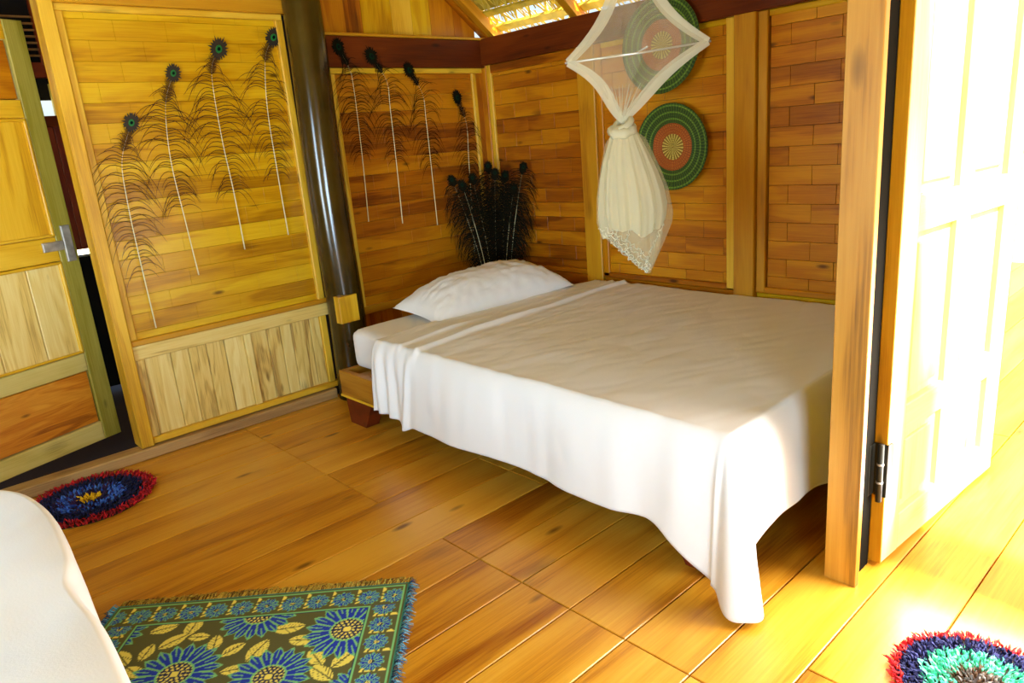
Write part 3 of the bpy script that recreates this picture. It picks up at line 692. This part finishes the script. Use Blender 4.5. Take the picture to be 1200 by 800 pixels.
feather([(536, 116), (547, 145), (550, 184), (554, 240), (558, 296)], 'lowest peacock feather on the panel behind the bed, nearest the corner', YL - .035, YL - .02, seed=8, b0=.12, b1=.62, dark=True, eye=.036, blen=.12)
G = 'peacock feathers bunched in the corner behind the pillow'
bb = Vector((3.14, 3.58, .012))
bunch = [((530, 212), 3.62, 'leftmost feather of the corner bunch, its eye leaning left'), ((554, 210), 3.60, 'corner bunch feather, second from the left'), ((572, 196), 3.66, 'topmost middle feather of the corner bunch'), ((580, 204), 3.56, 'corner bunch feather with a clear green eye beside the corner'), ((592, 207), 3.55, 'corner bunch feather right of the clear green eye'), ((613, 197), 3.45, 'rightmost feather of the corner bunch, standing a little apart'), ((542, 218), 3.58, 'low feather of the corner bunch between its left feathers'), ((602, 222), 3.47, 'low feather of the corner bunch below its rightmost eye')]
for i, ((px, py), yp, lb) in enumerate(bunch):
    tip = W(px, py, 1, yp)
    if tip.x > 3.27: tip = W(px, py, 0, 3.27)
    b_ = bb + Vector((.03 * (i % 3 - 1), .02 * (i % 2), 0)); mid = b_.lerp(tip, .6); mid.x = b_.x * .55 + tip.x * .45; mid.y = b_.y * .5 + tip.y * .5
    q3 = b_.lerp(tip, .86); q3.x = b_.x * .22 + tip.x * .78; q3.y = b_.y * .2 + tip.y * .8
    feather(None, lb, 0, group=G, pts3=[tip, q3, mid, b_.lerp(mid, .5), b_], seed=20 + i, b0=.03, b1=.62, nb_=150, blen=.13, full=.9, dark=True, eye=.027)

# ------------------------------------------------------------------ woven wall baskets
def disc(name, label, c, rad, tiltz, k1, k2):
    root = empty(name, c); root.rotation_euler = (0, math.radians(-90 + tiltz), 0); tag(root, label, 'basket')
    def rings(nm, r0, r1, mts, base=0):
        n = max(1, round((r1 - r0) / .0085)); st = (r1 - r0) / n; groups = {}
        for i in range(n):
            q = groups.setdefault(mts[i % len(mts)], MB()); rc = r0 + st * (i + .5); dish = .022 * (rc / rad) ** 2
            prof = [(rc + st * .56 * math.cos(a), dish + .0055 * math.sin(a)) for a in [math.pi * 2 * j / 8 for j in range(9)]]
            q.lathe(prof, 56)
        for m_, q in groups.items(): q.build(nm, M[m_], root, True)
    rings('centre_coils', .004, rad * k1, ['straw']); rings('orange_coils', rad * k1, rad * k2, ['rust', 'rust2']); rings('green_coils', rad * k2, rad, ['green', 'green', 'green2', 'green'])
def coilmat(name, a, b, sc):
    mt, n, bs, out = new_mat(name); N = n.nodes.new; L = n.links.new
    tc = N('ShaderNodeTexCoord'); gr = N('ShaderNodeTexGradient'); gr.gradient_type = 'RADIAL'; L(tc.outputs['Object'], gr.inputs[0])
    mu = N('ShaderNodeMath'); mu.operation = 'MULTIPLY'; mu.inputs[1].default_value = sc; L(gr.outputs['Fac'], mu.inputs[0])
    sn = N('ShaderNodeMath'); sn.operation = 'SINE'; L(mu.outputs[0], sn.inputs[0])
    rp = N('ShaderNodeValToRGB'); rp.color_ramp.elements[0].color = lin(a); rp.color_ramp.elements[1].color = lin(b); rp.color_ramp.elements[0].position = .2; rp.color_ramp.elements[1].position = .6
    L(sn.outputs[0], rp.inputs[0]); L(rp.outputs[0], bs.inputs['Base Color']); bs.inputs['Roughness'].default_value = .75
    M[name] = mt
coilmat('green', (40, 62, 6), (70, 94, 12), 500); coilmat('green2', (84, 116, 26), (112, 142, 44), 420)
coilmat('rust', (140, 64, 6), (178, 90, 14), 400); coilmat('rust2', (150, 74, 10), (186, 104, 22), 300); coilmat('straw', (130, 100, 20), (206, 184, 84), 140)
disc('woven_basket', 'round green and orange coiled basket hung low on the right wall', (XR - .045, 2.303, 1.291), .222, 0, .30, .55)
disc('woven_basket', 'round green and orange coiled basket hung high behind the net', (XR - .085, 2.33, 1.795), .236, 2, .28, .52)

# ------------------------------------------------------------------ mosquito net
def ray(px, py, D):
    dd = Vector(R[0]) * ((px - 600) / F) + Vector(R[1]) * ((py - 400) / F) + Vector(R[2]); return CAM + dd * D
net0 = ray(729, 142, 2.86)
net = empty('mosquito_net', net0); tag(net, 'white mosquito net knotted up over the bed in front of the baskets', 'mosquito net')
cl, cr_ = ray(662, 74, 2.86) - net0, ray(833, 48, 2.86) - net0
ctr = (cl + cr_) / 2; ax_ = (cr_ - cl).normalized(); dep = ax_.cross(Vector((0, 0, 1))).normalized()
cf, cb = ctr + dep * .17, ctr - dep * .17
apex = ray(737, -62, 2.86) - net0
crn = [cl, cf, cr_, cb]
def side_sheet(A, B, P, n, sag, mt, name):
    q = MB()
    for j in range(n + 1):
        t = j / n
        for i in range(n + 1):
            s = i / n; e = A.lerp(B, s); e = e + (ctr - e) * .12 * math.sin(math.pi * s)
            p = e.lerp(P, t); p = p + ((ctr.lerp(P, t)) - p) * sag * math.sin(math.pi * t) ; p += (dep * math.sin(s * 19 + t * 2) * .006 + ax_ * math.sin(s * 23) * .004) * math.sin(math.pi * t)
            q.v.append(p)
    for j in range(n):
        for i in range(n): k = j * (n + 1) + i; q.f.append((k, k + 1, k + n + 2, k + n + 1))
    return q
Kp = Vector((0, 0, -.0))
qs = MB()
def merge(a, b): o_ = len(a.v); a.v += b.v; a.f += [tuple(i + o_ for i in t) for t in b.f]
q1, q2 = MB(), MB()
for i in range(4):
    A, B = crn[i], crn[(i + 1) % 4]
    def tgt(P, r_, A=A): return P
    merge(q1, side_sheet(A, B, apex, 18, .30, None, '')); merge(q2, side_sheet(A, B, Kp, 18, .22, None, ''))
q1.build('canopy', M['net'], net, True); q2.build('skirt', M['net'], net, True)
q = MB()
for (A, P, sg) in ((cl, apex, .30), (cr_, apex, .30), (cl, Kp, .22), (cr_, Kp, .22)):
    for off in (0, .006):
        pts = []
        for k in range(15):
            t = k / 14; p = A.lerp(P, t); p = p + (ctr.lerp(P, t) - p) * (sg + .0) * math.sin(math.pi * t); pts.append(p + dep * off + (ctr - A).normalized() * .012 * (1 - t * .5))
        q.ribbon(pts, [.030 + .016 * math.sin(math.pi * k / 14) for k in range(15)], dep)
for k in range(14):                                              # gathers that run into the knot
    s = (k + .5) / 14; e = cl.lerp(cr_, s) + dep * rnd.uniform(-.1, .1); pts = [e.lerp(Kp, t) + ((ctr.lerp(Kp, t)) - e.lerp(Kp, t)) * .25 * math.sin(math.pi * t) for t in [.45 + .55 * i / 8 for i in range(9)]]
    q.ribbon(pts, [.001 + .001 * i for i in range(9)], dep)
q.build('doubled_edge', M['netband'], net, True)
MB().tube([cl, ctr + Vector((0, 0, -.004)), cr_], .0045, 8).build('rod', M['rod'], net, True); MB().tube([cf, ctr, cb], .0035, 8).build('rod', M['rod'], net, True)
MB().tube([apex + Vector((0, 0, -.02)), apex + Vector((0, 0, .55))], .003, 6).build('cord', M['cord'], net, True)
# knot and bundle
q = MB()
tor = [Vector((.040 * math.cos(a), .036 * math.sin(a), -.035 + .014 * math.sin(a + 1))) for a in [2 * math.pi * k / 20 for k in range(21)]]
q.tube(tor, [.021 + .004 * math.sin(k * 2.1) for k in range(21)], 10)
tor = [Vector((.030 * math.cos(a) + .005, .030 * math.sin(a), -.012 + .02 * math.cos(a))) for a in [2 * math.pi * k / 20 for k in range(21)]]
q.tube(tor, [.015] * 21, 8); q.build('knot', M['netfull'], net, True)
def bundle(prof, pleats, amp, mt, name, cx=0, seed=0, hemf=None):
    q = MB(); n = 120
    for j, (rr, z, ox) in enumerate(prof):
        for k in range(n):
            a = 2 * math.pi * k / n; am = amp * (j / (len(prof) - 1)) ** .7
            ra = rr * (1 + am * math.sin(a * pleats + .8 * math.sin(a * 3 + seed) + j * .08) + .5 * am * math.sin(a * pleats * 2.3 + seed))
            zz = z + (hemf(a) if hemf and j == len(prof) - 1 else (hemf(a) * (j / (len(prof) - 1)) ** 3 if hemf else 0))
            q.v.append(ax_ * (ra * math.cos(a) + ox) + dep * (ra * math.sin(a) * .75) + Vector((0, 0, zz)))
    for j in range(len(prof) - 1):
        for k in range(n): q.f.append((j * n + k, j * n + (k + 1) % n, (j + 1) * n + (k + 1) % n, (j + 1) * n + k))
    return q.build(name, M[mt], net, True)
s_ = 2.86 / F                                                     # metres per photo pixel at the net
prof = [(.030, -.015, 0)] + [(r_ * s_, -(y_ - 142) * s_ * 1.0, (o_ - 729) * s_) for y_, r_, o_ in ((152, 14, 730), (165, 19, 731), (185, 27, 732), (205, 33, 734), (225, 37, 736), (245, 39, 737), (262, 37, 737), (270, 34, 737))]
bundle(prof, 13, .10, 'netfull', 'bundle', seed=1, hemf=lambda a: .018 * math.sin(a * 3 + 1) + .010 * math.sin(a * 8))
prof = [(.026, -.02, 0)] + [(r_ * s_, -(y_ - 142) * s_, (o_ - 729) * s_) for y_, r_, o_ in ((165, 24, 732), (195, 34, 735), (225, 42, 738), (255, 45, 740), (268, 42, 741), (282, 33, 744), (300, 20, 749), (318, 8, 753), (326, 2, 755))]
bundle(prof, 9, .07, 'nethem', 'outer_veil', seed=2)
prof = [(r_ * s_, -(y_ - 142) * s_, (o_ - 729) * s_) for y_, r_, o_ in ((240, 30, 738), (262, 31, 740), (278, 27, 743), (294, 20, 747), (308, 12, 751), (320, 4, 754))]
bundle(prof, 7, .16, 'nethem', 'inner_veil', seed=5)
q = MB()                                                          # frilled lace hem
for i in range(9):
    rg = random.Random(40 + i); a0 = rg.uniform(0, 6.28); pts = []
    for k in range(60):
        u = k / 59; y_ = 262 + 62 * u + 2.2 * math.sin(k * 1.1 + i); rw = (42 * (1 - u) ** .8 + 1) * (.9 if i % 2 else 1); a = a0 + u * 1.6 * (1 if i % 2 else -1)
        pts.append(ax_ * ((737 + 17 * u - 729 + rw * math.cos(a) + 1.6 * math.sin(k * 1.7)) * s_) + dep * (rw * math.sin(a) * s_ * .7) + Vector((0, 0, -(y_ - 142) * s_)))
    q.tube(pts, .0016, 4)
q.build('lace_hem', M['cord'], net, True)['kind'] = 'stuff'

# ------------------------------------------------------------------ kilim
TR, TL_ = W(480, 684, 2, 0), W(140, 713, 2, 0); TR.z = TL_.z = 0
ux = (TL_ - TR).normalized(); uy = Vector((-ux.y, ux.x, 0))
if uy.y > 0: uy = -uy
KW, KL = (TL_ - TR).length, 1.25
def loc(px, py): p = W(px, py, 2, 0) - TR; return p.dot(ux), p.dot(uy)
flow = [loc(407, 739) + (.135,), loc(305, 722) + (.125,), loc(315, 795) + (.125,), loc(205, 792) + (.135,), loc(128, 745) + (.12,), loc(418, 812) + (.10,)]
flow += [(.30, .62, .13), (.62, .72, .13), (.82, .52, .12), (.42, .92, .13), (.72, 1.02, .12), (.22, .86, .09)]
leaves = []
rg = random.Random(5)
for k in range(900):
    s, t = rg.uniform(.14, KW - .14), rg.uniform(.14, KL - .14)
    if all(math.hypot(s - a, t - b) > c_ * .93 for a, b, c_ in flow) and all(math.hypot(s - l[0], t - l[1]) > .066 for l in leaves): leaves.append((s, t, rg.uniform(0, 3.14), rg.uniform(.036, .052)))
BLUE, GRN, YEL, OLV, TEAL, NAVY = lin((16, 50, 170)), lin((118, 190, 120)), lin((226, 214, 96)), lin((86, 86, 44)), lin((50, 130, 120)), lin((20, 34, 74))
def daisy(dx, dy, Rr, n, rc):
    r_ = math.hypot(dx, dy)
    if r_ > Rr: return None
    a = math.atan2(dy, dx)
    if r_ < rc:
        k = r_ / rc
        if k > .88: return GRN
        if k < .22: return YEL
        ring_ = int(k * 4); m_ = 4 + ring_ * 6; da = (a / (2 * math.pi) * m_) % 1
        return YEL if (k * 4) % 1 > .3 and .25 < da < .75 else NAVY
    fr = (a / (2 * math.pi) * n) % 1; tip = Rr * (1 - .22 * abs(fr - .5) * 2)
    if r_ > tip: return None
    if r_ > tip * .95 or abs(fr - .5) > .38: return GRN
    return BLUE if abs(fr - .5) > .06 or r_ < rc * 1.5 else GRN
def kcol(s, t):
    e = min(s, t, KW - s, KL - t)
    if e < .006: return TEAL
    if e < .012: return OLV
    if e < .017: return GRN
    if e < .112:
        if t < .112 or KL - t < .112 or not (s < .13 or KW - s < .13): u, w_ = s, (t if t < KL / 2 else KL - t)
        else: u, w_ = t, (s if s < KW / 2 else KW - s)
        P_ = .083; c = (math.floor(u / P_) + .5) * P_; q = daisy(u - c, w_ - .066, .039, 11, .010)
        if q: return q
        r1 = math.hypot(u - c - P_ / 2, w_ - .072)
        if .016 < r1 < .023 or r1 < .009: return YEL
        r1 = math.hypot(u - c - P_ / 2, w_ - .03)
        if r1 < .012: return YEL
        return OLV
    if e < .117: return GRN
    if e < .121: return NAVY
    for a, b, c_ in flow:
        q = daisy(s - a, t - b, c_, 18, c_ * .40)
        if q: return q
    for a, b, an, ln in leaves:
        dx, dy = s - a, t - b; u = dx * math.cos(an) + dy * math.sin(an); w_ = -dx * math.sin(an) + dy * math.cos(an)
        if abs(u) < ln:
            wd = ln * .52 * (1 - (u / ln) ** 2)
            if abs(w_) < wd: return OLV if abs(w_) < .0022 or (abs(math.sin(u * 260 + abs(w_) * 200)) < .16) else YEL
    return OLV
kl = empty('woven_rug', TR); tag(kl, 'blue and yellow flowered woven rug with fringed edges on the floor', 'rug')
n1, n2 = 320, 400; v = []; f = []; cols = []
for j in range(n2 + 1):
    for i in range(n1 + 1):
        s, t = KW * i / n1, KL * j / n2; p = ux * s + uy * t; v.append((p.x, p.y, .005 + .0012 * fbm(p.x * 5, p.y * 5)))
        cols += list(kcol(s, t))
for j in range(n2):
    for i in range(n1): k = j * (n1 + 1) + i; f.append((k, k + 1, k + n1 + 2, k + n1 + 1))
me = mesh('weave', v, f); ca = me.color_attributes.new('weave', 'FLOAT_COLOR', 'POINT'); ca.data.foreach_set('color', cols)
mt, n, bs, out = new_mat('woven_pattern'); N = n.nodes.new; L = n.links.new
at_ = N('ShaderNodeAttribute'); at_.attribute_name = 'weave'; tc = N('ShaderNodeTexCoord'); ns_ = N('ShaderNodeTexNoise'); ns_.inputs['Scale'].default_value = 260; L(tc.outputs['Object'], ns_.inputs['Vector'])
mxx = N('ShaderNodeMixRGB'); mxx.blend_type = 'MULTIPLY'; mxx.inputs[0].default_value = .15; L(at_.outputs['Color'], mxx.inputs[1]); L(ns_.outputs[0], mxx.inputs[2])
mg = N('ShaderNodeMixRGB'); mg.blend_type = 'ADD'; mg.inputs[0].default_value = .25; L(mxx.outputs[0], mg.inputs[1]); L(at_.outputs['Color'], mg.inputs[2]); L(mg.outputs[0], bs.inputs['Base Color'])
bs.inputs['Roughness'].default_value = .9; bp = N('ShaderNodeBump'); bp.inputs['Strength'].default_value = .4; bp.inputs['Distance'].default_value = .002; L(ns_.outputs[0], bp.inputs['Height']); L(bp.outputs[0], bs.inputs['Normal'])
me.materials.append(mt); o = obj('weave', me, kl); solid(o, .004, 0)
M['fr1'] = plain('fringe_gold', (186, 160, 60), .8, var=.5, nscale=80); M['fr2'] = plain('fringe_brown', (92, 66, 16), .8); M['fr3'] = plain('fringe_aqua', (90, 160, 180), .8, var=.4, nscale=60); M['fr4'] = plain('fringe_blue', (30, 70, 110), .8)
fq = {k: MB() for k in ('fr1', 'fr2', 'fr3', 'fr4')}
def strand(p, dv, mt, ln):
    a = p + dv * ln * .5 + Vector((rnd.uniform(-.004, .004), rnd.uniform(-.004, .004), rnd.uniform(.004, .012))); b = p + dv * ln + Vector((rnd.uniform(-.012, .012), rnd.uniform(-.012, .012), -.002))
    fq[mt].tube([p, a, b], [.0014, .0013, .0007], 3, False)
for k in range(430):
    s = KW * k / 430; strand(ux * s + Vector((0, 0, .005)), (-uy + ux * rnd.uniform(-.9, .2)).normalized(), 'fr1' if rnd.random() < .65 else 'fr2', rnd.uniform(.025, .042))
for k in range(480):
    t = KL * k / 480; strand(uy * t + Vector((0, 0, .005)), (-ux + uy * rnd.uniform(-.2, .5)).normalized(), 'fr3' if rnd.random() < .65 else 'fr4', rnd.uniform(.02, .032))
    strand(ux * KW + uy * t + Vector((0, 0, .005)), (ux + uy * rnd.uniform(-.2, .5)).normalized(), 'fr3' if rnd.random() < .65 else 'fr4', rnd.uniform(.02, .032))
for k, q in fq.items(): q.build('fringe', M[k], kl)['kind'] = 'stuff'

# ------------------------------------------------------------------ shaggy round rugs
def shag(name, c, label, bands, ex, ey, rz, seed, tuft=.024, step=.0105):
    root = empty(name, c, rz); tag(root, label, 'rug'); rg = random.Random(seed)
    q = MB(); rad = bands[-1][0]; q.lathe([(0.001, .001), (rad * .96, .001), (rad * .96, .007), (.001, .008)], 48); 
    q.v = [Vector((p.x * ex, p.y * ey, p.z)) for p in q.v]; q.build('backing', M['back'], root)
    r0 = 0
    for (r1, mts, nm) in bands:
        qs_ = {m_: MB() for m_ in mts}
        rr = max(r0, .004)
        while rr < r1:
            nn = max(3, int(2 * math.pi * rr / step))
            for k in range(nn):
                a = 2 * math.pi * (k + rg.random()) / nn; r_ = rr + rg.uniform(-.5, .5) * step
                p = Vector((r_ * math.cos(a) * ex, r_ * math.sin(a) * ey, .007)); ou = Vector((math.cos(a), math.sin(a), 0))
                lean = (ou * rg.uniform(.1, 1.0) + Vector((rg.uniform(-.7, .7), rg.uniform(-.7, .7), 0)) * .8); ln = tuft * rg.uniform(.7, 1.3)
                dv = (lean * .75 + Vector((0, 0, rg.uniform(.5, 1)))).normalized(); sd = dv.cross(Vector((rg.uniform(-1, 1), rg.uniform(-1, 1), .2))).normalized(); wd = rg.uniform(.0035, .006)
                qq = qs_[rg.choice(mts)]; b = len(qq.v); th = dv.cross(sd) * .0016
                tip = p + dv * ln + Vector((lean.x, lean.y, -.6)) * ln * .2
                tip.z = max(tip.z, .004); md = p + dv * ln * .55
                qq.v += [p - sd * wd * .6 + th, p + sd * wd * .6 + th, md - sd * wd + th, md + sd * wd + th, tip, p - th, md - th * 1.5]
                qq.f += [(b, b + 1, b + 3, b + 2), (b + 2, b + 3, b + 4), (b + 1, b + 5, b + 6, b + 3), (b + 5, b, b + 2, b + 6), (b + 3, b + 6, b + 4), (b + 6, b + 2, b + 4)]
            rr += step
        for m_, qq in qs_.items():
            if qq.v: qq.build(nm, M[m_], root)['kind'] = 'stuff'
        r0 = r1
for k, c in dict(rg_red=(196, 18, 28), rg_red2=(150, 8, 20), rg_navy=(10, 16, 56), rg_navy2=(18, 20, 70), rg_blue=(72, 120, 210), rg_blue2=(36, 70, 160), rg_vio=(50, 20, 70), rg_yel=(240, 190, 0), rg_org=(232, 60, 50), rg_ind=(46, 46, 100), rg_sea=(70, 190, 150), rg_sea2=(120, 220, 180), rg_brn=(92, 60, 30), rg_gry=(140, 130, 120)).items(): M[k] = plain(k, c, .85, var=.15, nscale=90)
shag('round_rug', (.535, 3.50, 0), 'shaggy round rug with red rim and yellow centre by the left wall', [(.045, ['rg_yel'], 'yellow_centre'), (.07, ['rg_vio', 'rg_navy'], 'violet_ring'), (.135, ['rg_blue', 'rg_blue', 'rg_blue2', 'rg_vio'], 'blue_ring'), (.215, ['rg_navy', 'rg_navy2'], 'navy_ring'), (.262, ['rg_red', 'rg_red2'], 'red_rim')], 1.0, 1.0, 0, 3)
shag('round_rug', (1.785, .375, 0), 'shaggy round rug with red rim and sea green ring at the bright doorway', [(.055, ['rg_brn', 'rg_gry'], 'brown_centre'), (.12, ['rg_sea', 'rg_sea2'], 'green_ring'), (.172, ['rg_ind', 'rg_navy2'], 'indigo_ring'), (.195, ['rg_org', 'rg_red'], 'red_rim')], 1, 1, 0, 9, tuft=.018, step=.008)
